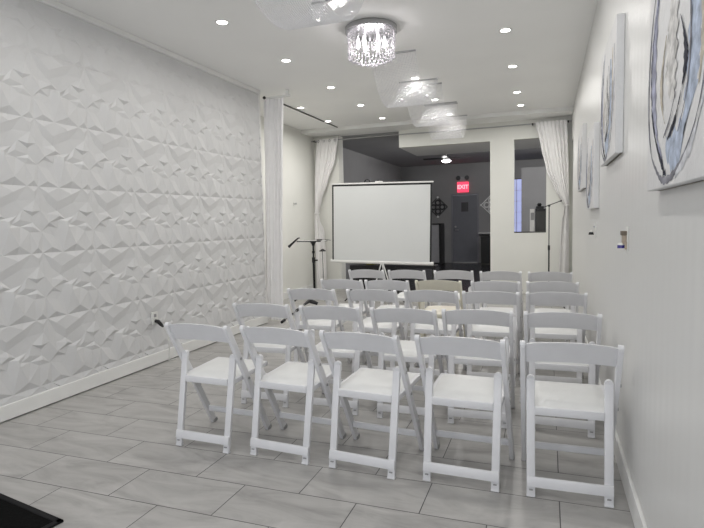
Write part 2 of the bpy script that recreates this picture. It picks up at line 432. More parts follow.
side = {-2.66: 'left', -1.55: 'middle', -.39: 'right', -3.56: 'recess'}
DLS = [(-2.66, 4.16, ZC, 'nearest in the left line of ceiling lights'), (-2.66, 5.38, ZC, 'second nearest in the left line'),
       (-2.66, 6.66, ZC, 'third nearest in the left line'), (-2.66, 7.85, ZC, 'fourth nearest in the left line'),
       (-2.66, 8.98, ZC, 'farthest in the left line, close to the ceiling step'),
       (-3.545, 7.62, ZC, 'over the recess, just left of the dark curtain track, nearer one'), (-3.59, 8.82, ZC, 'over the recess by the curtain track, farther one'),
       (-1.55, 4.10, ZC, 'seen through the nearest crystal swag'), (-1.55, 6.69, ZC, 'above the far rail of the second crystal swag'),
       (-1.56, 7.98, ZC, 'behind the second crystal swag'), (-1.55, 9.17, ZC, 'next to the farthest crystal swag'),
       (-.38, 5.38, ZC, 'nearest in the right line of ceiling lights in view'), (-.39, 6.66, ZC, 'second nearest in the right line'),
       (-.41, 8.03, ZC, 'third nearest in the right line'), (-.40, 8.97, ZC, 'farthest in the right line'),
       (-2.66, 2.9, ZC, 'above the faceted wall and left chairs, ahead of the view'), (-.39, 4.16, ZC, 'above the right chairs, just over the view'),
       (-.39, 2.9, ZC, 'over the front row by the right wall'), (-2.66, 1.6, ZC, 'left side over the black mat'), (-.39, 1.6, ZC, 'overhead right side near the viewer'),
       (-2.66, .3, ZC, 'overhead left side beside the viewer'), (-.39, .3, ZC, 'overhead right above the viewer'), (-1.55, -1., ZC, 'behind the viewer towards the shop window')]
for x_, y_, z_, s_ in DLS:
    o = dl if first else copy_tree(dl); first = False
    if x_ in (-1.55, -1.56) or y_ > 7.5:
        for ch in o.children:
            if ch.type == 'LIGHT':
                ch.data = ch.data.copy(); ch.data.energy = DOWN * (.55 if x_ in (-1.55, -1.56) else 1.6)
    o.location = (x_, y_, z_); tag(o, 'round white recessed downlight, ' + s_, 'ceiling light', 'recessed ceiling downlights')

# ------------------------------------------------------------------ crystal swag chandeliers
def make_swag(x0, x1, y0, y1, zb, zt, label):
    t = thing('crystal_swag_chandelier', label, 'chandelier', ((x0 + x1) / 2, (y0 + y1) / 2, zt), 0, 'draped crystal chandeliers along the ceiling')
    hw, hl, dep = (x1 - x0) / 2, (y1 - y0) / 2, zt - zb
    for yy in (-hl, hl):
        bm = bmesh.new(); add_box(bm, (-hw, yy - .012, -.014), (hw, yy + .012, 0)); obj('ceiling_rail', bm, M['steel'], t)
    n = 30
    for i in range(n):
        x = -hw + 2 * hw * (i + .5) / n
        bm = bmesh.new(); L = 0
        def cat(s):
            return Vector((x, s * hl, -.014 - (dep - .014) * (1 - abs(s) ** 2.1)))
        K = 400; last = cat(-1); acc = 0
        for k in range(1, K + 1):
            p = cat(-1 + 2 * k / K); acc += (p - last).length; last = p
            if acc > .0145:
                acc = 0; rr = random.uniform(.0050, .0070); gem(bm, p, rr, rr * 1.15, 4)
        obj('bead_strand', bm, M['bead'], t)
    return t
ZT = ZC
make_swag(-1.785, -1.325, 2.80, 4.10, 2.72, ZT, 'draped crystal bead chandelier nearest the viewer, cut off by the top edge')
make_swag(-1.785, -1.285, 5.60, 6.81, 2.68, ZT, 'draped crystal bead chandelier just behind the round flush crystal lamp')
make_swag(-1.785, -1.285, 7.05, 8.26, 2.68, ZT, 'draped crystal bead chandelier between the second and the farthest ones')
make_swag(-1.785, -1.285, 8.35, 9.38, 2.66, ZT, 'draped crystal bead chandelier farthest away, in front of the curtain rod')
# flush round crystal lamp
t = thing('flush_crystal_lamp', 'round flush ceiling lamp with chrome rim and hanging cut crystals, lit', 'chandelier', (-1.511, 4.80, ZC))
bm = bmesh.new(); lathe(bm, (0, 0, 0), [(.228, 0), (.236, -.008), (.237, -.050), (.215, -.053)], 40); obj('rim', bm, M['rim'], t, True)
def strands(R, n, zt, nb, step, rr, hh, name):
    bm = bmesh.new()
    for k in range(n):
        a = 2 * PI * k / n
        for j in range(nb): gem(bm, (R * math.cos(a), R * math.sin(a), zt - step * j), rr, hh, 6)
    obj(name, bm, M['crystal'], t)
strands(.212, 44, -.066, 4, .022, .0090, .0105, 'crystal_bead_ring')
bm = bmesh.new()
for k in range(38):
    a = 2 * PI * k / 38; c, s = math.cos(a) * .208, math.sin(a) * .208
    gem(bm, (c, s, -.190), .010, .040, 4)
obj('crystal_prism_ring', bm, M['crystal'], t)
strands(.209, 32, -.243, 2, .024, .0125, .0125, 'crystal_ball_ring')
bm = bmesh.new()
for R, n, z in ((.182, 26, -.285), (.145, 20, -.303), (.105, 14, -.316), (.06, 8, -.324)):
    for k in range(n): gem(bm, (R * math.cos(2 * PI * k / n), R * math.sin(2 * PI * k / n), z), .0135, .0135, 6)
obj('crystal_dome', bm, M['crystal'], t)
bm = bmesh.new(); gem(bm, (0, 0, -.333), .018, .02, 6); obj('centre_crystal', bm, M['crystal'], t)
for k in range(6):
    a = 2 * PI * k / 6 + .3; bm = bmesh.new()
    lathe(bm, (.12 * math.cos(a), .12 * math.sin(a), -.16), [(.006, .075), (.014, .05), (.020, .0), (.012, -.03)], 12)
    obj('bulb', bm, M['bulb'], t, True)
for k in range(3):
    a = 2 * PI * k / 3; ld = bpy.data.lights.new('lamp', 'POINT'); ld.energy = 1.5; ld.shadow_soft_size = .04; ld.color = (1, .95, .97)
    lo = bpy.data.objects.new('lamp', ld); COL.objects.link(lo); lo.parent = t; lo.location = (.07 * math.cos(a), .07 * math.sin(a), -.17)

# ------------------------------------------------------------------ curtains and rods
def sheet(bm, levels, n, pleats, amp, th=.006, axis='X'):
    """levels: (z, a, b, c): from a to b along the axis at offset c."""
    front = []; back = []
    for li, (z, a, b, c) in enumerate(levels):
        f = []; k2 = []
        wdt = b - a
        for i in range(n + 1):
            u = i / n
            am = amp * (.55 + .45 * math.sin(u * 9 + 1))
            off = math.sin(u * pleats * 2 * PI + .5 * math.sin(z * 1.3)) * am + .3 * am * math.sin(u * pleats * 4.3 * PI + z)
            xx = a + wdt * u; yy = c + off
            p = (xx, yy, z) if axis == 'X' else (yy, xx, z)
            q = (xx, yy + th, z) if axis == 'X' else (yy + th, xx, z)
            f.append(bm.verts.new(p)); k2.append(bm.verts.new(q))
        front.append(f); back.append(k2)
    for g, fl in ((front, 0), (back, 1)):
        for a, b in zip(g, g[1:]):
            for i in range(n):
                q = (a[i], a[i + 1], b[i + 1], b[i]); bm.faces.new(q if not fl else q[::-1])
    for i in range(n):
        bm.faces.new((front[0][i], back[0][i], back[0][i + 1], front[0][i + 1])); bm.faces.new((front[-1][i + 1], back[-1][i + 1], back[-1][i], front[-1][i]))
    for j in range(len(front) - 1):
        bm.faces.new((front[j][0], front[j + 1][0], back[j + 1][0], back[j][0])); bm.faces.new((back[j][n], back[j + 1][n], front[j + 1][n], front[j][n]))
def smooth_levels(L, m=6):
    out = []
    for (a, b) in zip(L, L[1:]):
        for k in range(m):
            f = k / m; s = f * f * (3 - 2 * f) if True else f
            out.append(tuple(a[i] + (b[i] - a[i]) * (f if i == 0 else (f * .5 + s * .5)) for i in range(4)))
    out.append(tuple(L[-1])); return out
CY = 9.85
t = thing('tied_curtain', 'white grommet curtain tied back against the cream left wall, behind the tray stand', 'curtain', (-4.10, CY, 0), 0, 'tied back white curtains on the end rod')
L = [(2.965, -4.256, -3.815), (2.56, -4.30, -3.888), (2.14, -4.335, -4.057), (1.79, -4.346, -4.196), (1.53, -4.343, -4.268), (1.40, -4.36, -4.25), (1.18, -4.37, -4.16), (.75, -4.36, -4.14), (.02, -4.36, -4.124)]
bm = bmesh.new(); sheet(bm, smooth_levels([(z, a + 4.10, b + 4.10, 0) for z, a, b in L]), 72, 6, .022)
obj('cloth', bm, M['curtain'], t, True)
bm = bmesh.new()
tube(bm, [(-.20 + .052 * math.cos(a) * 1.0, .004 + .040 * math.sin(a), 1.53 + .004 * math.cos(a)) for a in [2 * PI * k / 20 for k in range(21)]], .008, 6)
obj('tieback', bm, M['curtain'], t, True)
for k in range(4):
    bm = bmesh.new(); tube(bm, [(-.155 + .125 * k + 0, -.030 + .022 * math.cos(a) * 0, 2.93 + .022 * math.sin(a)) if False else (-.12 + .118 * k + .018 * math.cos(a), -.026, 2.925 + .020 * math.sin(a)) for a in [2 * PI * j / 14 for j in range(15)]], .005, 6)
    obj('grommet', bm, M['steel'], t, True)
t = thing('tied_curtain', 'white curtain tied to the right wall, behind the tall microphone stand', 'curtain', (.2, CY, 0), 0, 'tied back white curtains on the end rod')
L = [(2.965, -.205, .297), (2.56, -.115, .315), (2.17, -.03, .332), (1.80, .116, .340), (1.60, .235, .345), (1.53, .262, .345), (1.42, .25, .345), (1.29, .225, .345), (.95, .20, .345), (.44, .187, .345), (.02, .18, .345)]
bm = bmesh.new(); sheet(bm, smooth_levels([(z, a - .2, b - .2, 0) for z, a, b in L]), 84, 8, .020)
obj('cloth', bm, M['curtain'], t, True)
bm = bmesh.new()
tube(bm, [(.103 + .050 * math.cos(a), .004 + .036 * math.sin(a), 1.54 + .004 * math.cos(a)) for a in [2 * PI * k / 20 for k in range(21)]], .008, 6)
obj('tieback', bm, M['curtain'], t, True)
t = thing('curtain_rod', 'thin metal curtain rod spanning the far end of the white room', 'curtain rod', (-2, CY + .055, 2.945))
bm = bmesh.new(); tube(bm, [(XL2 + 2 + .003, 0, 0), (XR + 2 - .003, 0, 0)], .011, 8); obj('rod', bm, M['steel'], t, True)
for xx in (-4.34, .32, -.25):
    bm = bmesh.new(); add_box(bm, (xx + 2 - .008, 0, -.014), (xx + 2 + .008, YB - CY - .056, .004)); disc(bm, (xx + 2 - .012, 0, 0), .016, .024, 10, axis='X')
    obj('bracket', bm, M['gunmetal'], t)
# curtain hanging at the end of the faceted wall
t = thing('hanging_curtain', 'full length white sheer curtain at the end of the faceted white wall', 'curtain', (-3.40, 6.53, 0))
bm = bmesh.new(); sheet(bm, smooth_levels([(3.0, -.18, .11, 0), (2.2, -.20, .07, 0), (1.2, -.235, .03, 0), (.03, -.27, .0, 0)], 5), 60, 5, .022)
obj('cloth', bm, M['curtain'], t, True)
t = thing('wall_curtain_rod', 'short white curtain rod with black end at the corner of the faceted wall', 'curtain rod', (-3.55, 6.50, 3.02))
bm = bmesh.new(); tube(bm, [(.0, .03, .0), (.36, .03, .0)], .016, 10); obj('rod', bm, M['white_trim'], t, True)
bm = bmesh.new(); lathe(bm, (0, 0, 0), [(.004, -.022), (.018, -.012), (.022, 0), (.018, .012), (.004, .022)], 12)
for v in bm.verts: v.co += Vector((-.005, .0, 0))
obj('finial', bm, M['black'], t, True)
bm = bmesh.new(); add_box(bm, (.30, .02, .016), (.34, .05, .0795)); obj('bracket', bm, M['white_trim'], t)
# dark track along the ceiling
bm = bmesh.new(); add_box(bm, (-.009, 0, -.016), (.009, 2.24, -.0005)); 
tk = obj('curtain_track', bm, M['gunmetal'], None, loc=(-3.66, 7.2, ZC)); tag(tk, 'thin dark curtain track on the ceiling over the recess at left', 'curtain track')

# ------------------------------------------------------------------ projection screen
t = thing('projection_screen', 'large white tripod projection screen with black border', 'projection screen', (-2.61, 8.60, 0))
HW = .862; zb, ztp = .700, 1.985
bm = bmesh.new(); add_box(bm, (-HW, -.004, zb), (HW, .0, ztp)); fr = obj('black_border', bm, M['black'], t)
bm = bmesh.new(); add_box(bm, (-HW + .028, -.008, zb), (HW - .028, -.0045, ztp - .03)); obj('screen_surface', bm, M['screen'], t)
bm = bmesh.new(); tube(bm, [(-HW - .03, .01, zb - .018), (HW + .03, .01, zb - .018)], .030, 14); obj('bottom_housing', bm, M['white_trim'], t, True)
bm = bmesh.new(); add_box(bm, (-HW - .02, -.012, ztp), (HW + .02, .012, ztp + .024), .004); obj('top_bar', bm, M['white_trim'], t)
bm = bmesh.new(); tube(bm, [(-.05, .06, .30), (-.05, .06, 2.03)], .014, 10); obj('pole', bm, M['black_metal'], t, True)
bm = bmesh.new(); tube(bm, [(-.24 + .045 * math.cos(a), .02, 2.015 + .045 * math.sin(a)) for a in [PI * k / 10 for k in range(11)]], .009, 8); obj('handle', bm, M['black'], t, True)
bm = bmesh.new(); add_box(bm, (-.09, -.01, ztp + .024), (.02, .06, ztp + .045)); obj('hanger_bracket', bm, M['white_trim'], t)
for ch in t.children:   # the screen hangs slightly askew on its pole
    if ch.name.split('.')[0] in ('black_border', 'screen_surface', 'bottom_housing', 'top_bar', 'handle', 'hanger_bracket'):
        ch.rotation_euler = (0, math.radians(1.3), 0); ch.location = (-.032, 0, -.022)
for a in (200, 330, 85):
    bm = bmesh.new(); r = math.radians(a); tube(bm, [(-.05 + .02 * math.cos(r), .06 + .02 * math.sin(r), .52), (-.05 + .60 * math.cos(r), .06 + .60 * math.sin(r), .012)], .011, 8)
    obj('leg', bm, M['black_metal'], t, True)

# ------------------------------------------------------------------ stands
def tripod(t, r, z, h=.012, angs=(90, 210, 330), m=None):
    for a in angs:
        bm = bmesh.new(); q = math.radians(a)
        tube(bm, [(0.014 * math.cos(q), .014 * math.sin(q), z), (r * math.cos(q), r * math.sin(q), h)], .009, 8)
        lg = obj('leg', bm, m or M['black_metal'], t, True)
        bm = bmesh.new(); disc(bm, (r * math.cos(q), r * math.sin(q), 0), .014, .022, 10); obj('rubber_foot', bm, M['black'], lg)
t = thing('tray_stand', 'black pole stand with a flat white tray on top, left of the screen', 'stand', (-3.80, 8.50, 0))
bm = bmesh.new(); tube(bm, [(0, 0, .20), (0, 0, .72)], .020, 12); obj('lower_pole', bm, M['black_metal'], t, True)
bm = bmesh.new(); tube(bm, [(0, 0, .70), (0, 0, 1.01)], .014, 12); obj('upper_pole', bm, M['black_metal'], t, True)
bm = bmesh.new(); tube(bm, [(0, 0, .66), (0, 0, .75)], .028, 12); tube(bm, [(.02, 0, .70), (.075, 0, .70)], .012, 8); c_ = obj('collar', bm, M['black'], t, True)
bm = bmesh.new(); tube(bm, [(0, 0, .82), (0, 0, .86)], .024, 12); obj('collar', bm, M['black'], t, True)
bm = bmesh.new(); lathe(bm, (0, 0, .95), [(.018, 0), (.035, .04), (.06, .075)], 14); obj('tray_mount', bm, M['black'], t, True)
bm = bmesh.new(); add_box(bm, (-.24, -.14, 1.026), (.20, .14, 1.040), .004); tr = obj('tray', bm, M['white_trim'], t)
bm = bmesh.new(); add_box(bm, (-.245, -.146, 1.021), (.205, -.141, 1.040)); add_box(bm, (-.245, .141, 1.021), (.205, .146, 1.044)); obj('tray_edge', bm, M['black'], tr)
tripod(t, .34, .20)
t = thing('handheld_microphone', 'black microphone hanging over the left end of the flat tray', 'microphone', (-4.055, 8.40, 1.04))
bm = bmesh.new(); tube(bm, [(-.13, -.03, -.085), (-.055, -.02, -.02), (.02, 0, .046), (.05, 0, .05)], [.022, .017, .012, .008], 10); obj('body', bm, M['black'], t, True)
bm = bmesh.new(); lathe(bm, (-.135, -.032, -.09), [(.006, -.026), (.024, -.012), (.026, .006), (.014, .024)], 12); obj('grille', bm, M['dark_silver'], t, True)
t = thing('remote_control', 'small black gadget lying on the right of the flat tray', 'remote', (-3.66, 8.46, 1.0405))
bm = bmesh.new(); add_box(bm, (-.045, -.03, 0), (.045, .02, .022), .005); obj('body', bm, M['black'], t)
bm = bmesh.new(); tube(bm, [(.04, -.005, .012), (.14, -.02, .012), (.22, -.03, .005)], .004, 6); obj('antenna', bm, M['black'], t)
t = thing('clip_stand', 'short thin stand with a black clip in front of the tied left curtain', 'stand', (-4.02, 9.42, 0))
bm = bmesh.new(); lathe(bm, (0, 0, 0), [(.12, 0), (.12, .012), (.03, .025), (.01, .06)], 20); obj('round_base', bm, M['black'], t, True)
bm = bmesh.new(); tube(bm, [(0, 0, .04), (0, 0, .80)], .006, 8); obj('pole', bm, M['gunmetal'], t, True)
bm = bmesh.new(); lathe(bm, (0, 0, .80), [(.07, 0), (.06, .015), (.012, .045)], 16); obj('clip', bm, M['black'], t, True)
t = thing('microphone_stand', 'tall thin black microphone stand with tilted boom arm, by the right curtain', 'microphone stand', (.02, 8.50, 0))
bm = bmesh.new(); tube(bm, [(0, 0, .12), (0, 0, .90)], .011, 10); obj('lower_pole', bm, M['black_metal'], t, True)
bm = bmesh.new(); tube(bm, [(0, 0, .88), (0, 0, 1.50)], .007, 10); obj('upper_pole', bm, M['black_metal'], t, True)
bm = bmesh.new(); tube(bm, [(0, 0, .86), (0, 0, .93)], .016, 10); obj('collar', bm, M['black'], t, True)
bm = bmesh.new(); tube(bm, [(-.17, 0, 1.462), (.155, 0, 1.578)], .006, 8); obj('boom', bm, M['black_metal'], t, True)
bm = bmesh.new(); disc(bm, (0, -.012, 1.515), .018, .024, 12, axis='Y'); obj('joint', bm, M['black'], t, True)
bm = bmesh.new(); tube(bm, [(.15, 0, 1.576), (.175, 0, 1.585)], [.010, .012], 8); obj('boom_weight', bm, M['black'], t, True)
tripod(t, .27, .20)
# boom microphone stand lying over the chair seats in the left column
t = thing('boom_arm', 'black boom arm leaning over the leftmost seat of the middle row', 'microphone stand', (-2.128, 4.335, .555))
def on(k): return Vector((.018 * k, .50 * k, .100 * k))
bm = bmesh.new(); tube(bm, [on(-.5), on(.55)], .006, 8); obj('tube', bm, M['grey_plastic'], t, True)
for k in (-.47, -.18, .08):
    bm = bmesh.new(); tube(bm, [on(k - .05), on(k + .05)], .013, 8); obj('joint', bm, M['black'], t, True)
bm = bmesh.new(); tube(bm, [on(.34), on(.5), on(.58)], [.011, .015, .020], 8); tube(bm, [on(.56), on(.56) + Vector((.075, .02, -.03))], [.022, .016], 8); obj('microphone_clip', bm, M['black'], t, True)

# ------------------------------------------------------------------ right wall: canvases and dispensers
STROKES = [  # (points as u from far edge, v up), half width, colour
    ('blue_paint', .085, [(.70, .62), (.72, .40), (.69, .24), (.62, .13), (.48, .09), (.36, .11)]),
    ('sand_paint', .020, [(.80, .66), (.79, .48), (.80, .32), (.77, .22)]),
    ('pale_paint', .040, [(.90, .66), (.92, .44), (.87, .25), (.74, .11), (.52, .03)]),
    ('grey_paint', .013, [(.22, .72), (.08, .56), (.02, .40), (.02, .25), (.09, .12), (.22, .05), (.33, .02), (.48, .03), (.64, .08), (.78, .17), (.85, .30), (.87, .45)]),
    ('lilac_paint', .050, [(.30, .74), (.16, .58), (.11, .42), (.12, .28), (.20, .16), (.30, .09)]),
    ('dark_paint', .020, [(.20, .60), (.12, .50), (.08, .40), (.09, .28)]),
    ('dark_paint', .036, [(.09, .27), (.15, .18), (.24, .11), (.335, .055), (.34, .035)]),
    ('sand_paint', .022, [(.34, .44), (.27, .34), (.28, .25), (.34, .19)]),
    ('core_paint', .080, [(.46, .56), (.43, .44), (.42, .32), (.44, .24)]),
    ('dark_paint', .027, [(.55, .44), (.60, .38), (.625, .32), (.60, .26), (.545, .215), (.50, .18), (.40, .14)]),
    ('grey_paint', .010, [(.33, .15), (.42, .19), (.50, .25)]),
    ('grey_paint', .008, [(.60, .60), (.66, .48), (.68, .34), (.64, .22), (.55, .14)])]
for nm, cc in (('blue_paint', (.44, .50, .61)), ('sand_paint', (.55, .50, .42)), ('pale_paint', (.62, .63, .66)), ('grey_paint', (.24, .24, .27)), ('lilac_paint', (.36, .37, .47)), ('dark_paint', (.03, .033, .05)), ('core_paint', (.66, .65, .63))):
    M[nm] = mat(nm, cc, .7, noise=.35, nscale=22, bump=.5, bscale=70, spec=.2)
def spline(pts, m=8):
    P = [Vector(p) for p in pts]; P = [2 * P[0] - P[1]] + P + [2 * P[-1] - P[-2]]; out = []
    for i in range(1, len(P) - 2):
        for k in range(m):
            t = k / m; a, b, c, d = P[i - 1:i + 3]
            out.append(.5 * ((2 * b) + (c - a) * t + (2 * a - 5 * b + 4 * c - d) * t * t + (3 * b - a - 3 * c + d) * t ** 3))
    return out + [P[-2]]
def painting(y0, y1, z0, z1, seed, vs, label):
    t = thing('canvas_painting', label, 'painting', (XR - .0005, (y0 + y1) / 2, z0), 0, 'abstract swirl canvases on the right wall')
    h, w_ = z1 - z0, (y1 - y0) / 2
    bm = bmesh.new(); add_box(bm, (-.040, -w_, 0), (0, w_, h), .003); cv = obj('canvas', bm, M['canvas'], t)
    bm = bmesh.new(); add_box(bm, (-.012, -w_ + .02, .0), (.0003, w_ - .02, h - .02)); obj('back_frame', bm, M['tan'], t)
    rnd = random.Random(seed); n = 0
    for nm, hw, pts in STROKES:
        bm = bmesh.new(); n += 1
        pp = [(min(.985, max(.015, u + rnd.uniform(-.012, .012) * (seed != 3))), min(.985, max(.012, v * vs))) for u, v in pts]
        sp_ = spline(pp, 9); L = len(sp_); rows = []
        for i, p in enumerate(sp_):
            d = (sp_[min(i + 1, L - 1)] - sp_[max(i - 1, 0)])
            q = Vector((d.x * 2 * w_, d.y * h)).normalized(); nn = Vector((-q.y, q.x))
            ww = hw * (.25 + .75 * math.sin(PI * (i + .5) / L) ** .6) * (1 + .25 * math.sin(i * 1.7 + seed)) * .9
            c = Vector((w_ - p.x * 2 * w_, p.y * h)); r = []
            for k, s_ in enumerate((-1, -.4, .4, 1)):
                e = c + nn * ww * s_ * Vector((1, 1)).length / 1.414
                e.x = min(w_ - .004, max(-w_ + .004, e.x)); e.y = min(h - .004, max(.004, e.y))
                r.append(bm.verts.new((-.0402 - (n * .00022) - (.0012 if k in (1, 2) else 0), e.x, e.y)))
            rows.append(r)
        for a_, b_ in zip(rows, rows[1:]):
            for k in range(3):
                try: bm.faces.new((a_[k], a_[k + 1], b_[k + 1], b_[k]))
                except ValueError: pass
        obj('paint_stroke', bm, M[nm], cv, True)
M['canvas'] = mat('white_painted_canvas', (.70, .70, .70), .5, noise=.05, nscale=7, bump=.4, bscale=50)
painting(1.30, 2.20, 1.430, 2.45, 3, 1.0, 'largest abstract swirl canvas, nearest the viewer on the right wall')
painting(3.22, 4.06, 1.68, 2.40, 14, 1.25, 'abstract swirl canvas second from the viewer, hung high on the right wall')
painting(4.62, 5.50, 1.41, 2.07, 27, 1.25, 'swirl canvas third from the viewer, above the small black dispenser')
painting(6.12, 7.02, 1.64, 2.30, 35, 1.25, 'farthest abstract swirl canvas on the right wall')
def dispenser(y, z, base, label, side_piece=True):
    t = thing('wall_dispenser', label, 'dispenser', (XR - .0005, y, z), 0)
    bm = bmesh.new(); add_box(bm, (-.006, -.035, -.01), (0, .035, .115), .002); obj('wall_plate', bm, M['plate'], t)
    return t
t = dispenser(2.99, 1.175, None, 'tan wall plug-in dispenser with blue base beside the nearest canvas')
bm = bmesh.new(); add_box(bm, (-.030, -.018, .072), (-.006, .036, .094), .002); obj('cap', bm, M['brown'], t)
bm = bmesh.new(); add_box(bm, (-.024, -.014, .030), (-.006, .034, .073), .003); obj('body', bm, M['tan'], t)
bm = bmesh.new(); disc(bm, (-.026, .012, .008), .020, .016, 16, .019); obj('blue_cup', bm, M['blue'], t, True)
bm = bmesh.new(); disc(bm, (-.026, .012, .0241), .019, .010, 16, .015); obj('white_rim', bm, M['plate'], t, True)
bm = bmesh.new(); add_box(bm, (-.016, -.034, .004), (-.006, -.017, .040), .002); obj('side_switch', bm, M['tan'], t)
t = dispenser(4.90, 1.175, None, 'small wall dispenser with black knob under the third canvas')
bm = bmesh.new(); add_box(bm, (-.018, -.03, .078), (-.006, .03, .090), .002); obj('cap', bm, M['steel'], t)
bm = bmesh.new(); disc(bm, (-.034, .0, .018), .022, .022, 14, .016); obj('knob', bm, M['black'], t, True)
bm = bmesh.new(); disc(bm, (-.03, -.0, .0401), .014, .012, 14, .010); obj('white_rim', bm, M['plate'], t, True)
# hook on the cream recess wall
t = thing('wall_hook', 'small grey double hook on the cream recess wall', 'hook', (XL2 + .0005, 9.03, 1.66))
bm = bmesh.new(); add_box(bm, (0, -.04, .0), (.008, .04, .08), .002); obj('plate', bm, M['plate'], t)
for yy in (-.025, .03):
    bm = bmesh.new(); tube(bm, [(.006, yy, .05), (.03, yy, .03), (.04, yy, .06)], .007, 6); obj('prong', bm, M['steel'], t, True)
# outlet with black plug low on the faceted wall
t = thing('wall_outlet', 'white outlet plate low on the faceted wall, behind the black plug', 'outlet', (XL + .032, 4.19, .405))
bm = bmesh.new(); add_box(bm, (-.012, -.038, -.0), (.004, .038, .118), .002); obj('plate', bm, M['plate'], t)
bm = bmesh.new(); add_box(bm, (.0041, -.016, .068), (.006, .016, .098)); obj('socket', bm, M['grey_plastic'], t)
t = thing('power_plug', 'black power plug with pale cord in the faceted wall outlet', 'plug', (XL + .037, 4.19, .435))
bm = bmesh.new(); tube(bm, [(0, 0, .0), (.03, .0, -.004), (.055, .01, -.035), (.062, .03, -.06)], [.016, .02, .017, .009], 10); obj('plug_body', bm, M['black'], t, True)
bm = bmesh.new(); tube(bm, [(.06, .03, -.058), (.075, .08, -.14), (.05, .12, -.30), (.02, .14, -.425), (.02, .26, -.430)], .006, 6); obj('cord', bm, M['cable'], t, True)

# black floor mat at lower left, rotated to the tiles by its near corner
c1, c0 = Vector((-2.086, 1.774)), Vector((-2.628, 1.868))
d1 = (c0 - c1).normalized(); d2 = Vector((d1.y, -d1.x)) * -1
if d2.y > 0: d2 = -d2
t = thing('floor_mat', 'black rectangular entrance mat with raised rubber edge on the grey tiles', 'mat', (c1.x, c1.y, 0), math.atan2(d1.y, d1.x))
# local +x runs along the far edge (leftwards); the mat lies on the viewer's side
sgn = 1
test = Matrix.Rotation(math.atan2(d1.y, d1.x), 2) @ Vector((0, 1))
sgn = 1 if test.y < 0 else -1
ylo, yhi = sorted((0, sgn * .75))
bm = bmesh.new(); add_box(bm, (.012, ylo + .012, .0), (1.18, yhi - .012, .009), .002); obj('carpet', bm, M['rug'], t)
bm = bmesh.new()
for lo, hi in (((0, ylo), (1.2, ylo + .03)), ((0, yhi - .03), (1.2, yhi)), ((0, ylo), (.03, yhi)), ((1.17, ylo), (1.2, yhi))): add_box(bm, (*lo, 0), (*hi, .012), .003)
obj('rubber_edge', bm, M['rug_edge'], t)

# ------------------------------------------------------------------ things behind and under the screen
t = thing('equipment_case', 'black equipment case on the floor behind the lower left of the screen', 'case', (-3.02, 9.62, 0))
bm = bmesh.new(); add_box(bm, (-.46, -.20, .03), (.46, .20, .54), .012); bd = obj('body', bm, M['black'], t)
for sx in (-1, 1):
    bm = bmesh.new(); add_box(bm, (sx * .465 - .008, -.06, .34), (sx * .465 + .008, .06, .38), .003); obj('handle', bm, M['gunmetal'], t)
    for sy in (-1, 1):
        bm = bmesh.new(); disc(bm, (sx * .36, sy * .17, 0), .022, .032, 10); obj('foot', bm, M['black'], t)
ob = box('folded_cloth', (-3.19, 9.50, .5405), (-3.02, 9.70, .595), M['yellow'], bev=.012); tag(ob, 'small olive yellow cloth lying on the black equipment case', 'cloth')
t = thing('bench', 'long low black bench behind the lower right of the screen', 'bench', (-2.18, 9.35, 0))
bm = bmesh.new(); add_box(bm, (-.36, -.14, .50), (.36, .14, .555), .01); obj('seat', bm, M['black'], t)
for sx in (-1, 1):
    for sy in (-1, 1):
        bm = bmesh.new(); tube(bm, [(sx * .32, sy * .11, 0), (sx * .30, sy * .10, .505)], .012, 8); obj('leg', bm, M['gunmetal'], t)
t = thing('folding_easel', 'small white folded A-shaped stand between the far chairs and the screen', 'easel', (-2.235, 7.40, 0))
for s in (-1, 1):
    bm = bmesh.new(); beam(bm, (s * .24, 0, .003), (s * .012, 0, .745), .016, .016, .003); obj('leg', bm, M['white_trim'], t)
bm = bmesh.new(); beam(bm, (0, .30, .003), (0, .012, .735), .016, .016, .003); obj('leg', bm, M['white_trim'], t)
bm = bmesh.new(); add_box(bm, (-.15, -.012, .26), (.15, .004, .285), .003); obj('ledge', bm, M['white_trim'], t)

# ------------------------------------------------------------------ back room
t = thing('exit_sign', 'glowing red EXIT sign above the grey back door', 'exit sign', (-2.44, YE, 2.17))
bm = bmesh.new(); add_box(bm, (-.17, -.05, 0), (.17, 0, .31), .006); obj('housing', bm, M['exit'], t)
fc = bpy.data.curves.new('exit_text', 'FONT'); fc.body = 'EXIT'; fc.size = .165; fc.align_x = 'CENTER'; fc.align_y = 'CENTER'; fc.extrude = .003; fc.offset = .006
fo = bpy.data.objects.new('exit_text', fc); COL.objects.link(fo)
bpy.context.view_layer.update()
me = bpy.data.meshes.new_from_object(fo.evaluated_get(bpy.context.evaluated_depsgraph_get()))
bpy.data.objects.remove(fo); me.materials.clear(); me.materials.append(M['exit_letter'])
lt = bpy.data.objects.new('lettering', me); COL.objects.link(lt); lt.parent = t; lt.location = (0, -.054, .155); lt.rotation_euler = (PI / 2, 0, 0)
t = thing('emergency_light', 'twin-head emergency lamp above the red exit sign', 'emergency light', (-2.44, YE, 2.50))
bm = bmesh.new(); add_box(bm, (-.08, -.05, .02), (.08, 0, .14), .006); obj('housing', bm, M['cabinet'], t)
for s in (-1, 1):
    bm = bmesh.new(); tube(bm, [(s * .13, -.04, .10), (s * .13, -.10, .10)], [.05, .07], 16); obj('lamp_head', bm, M['dark_silver'], t, True)
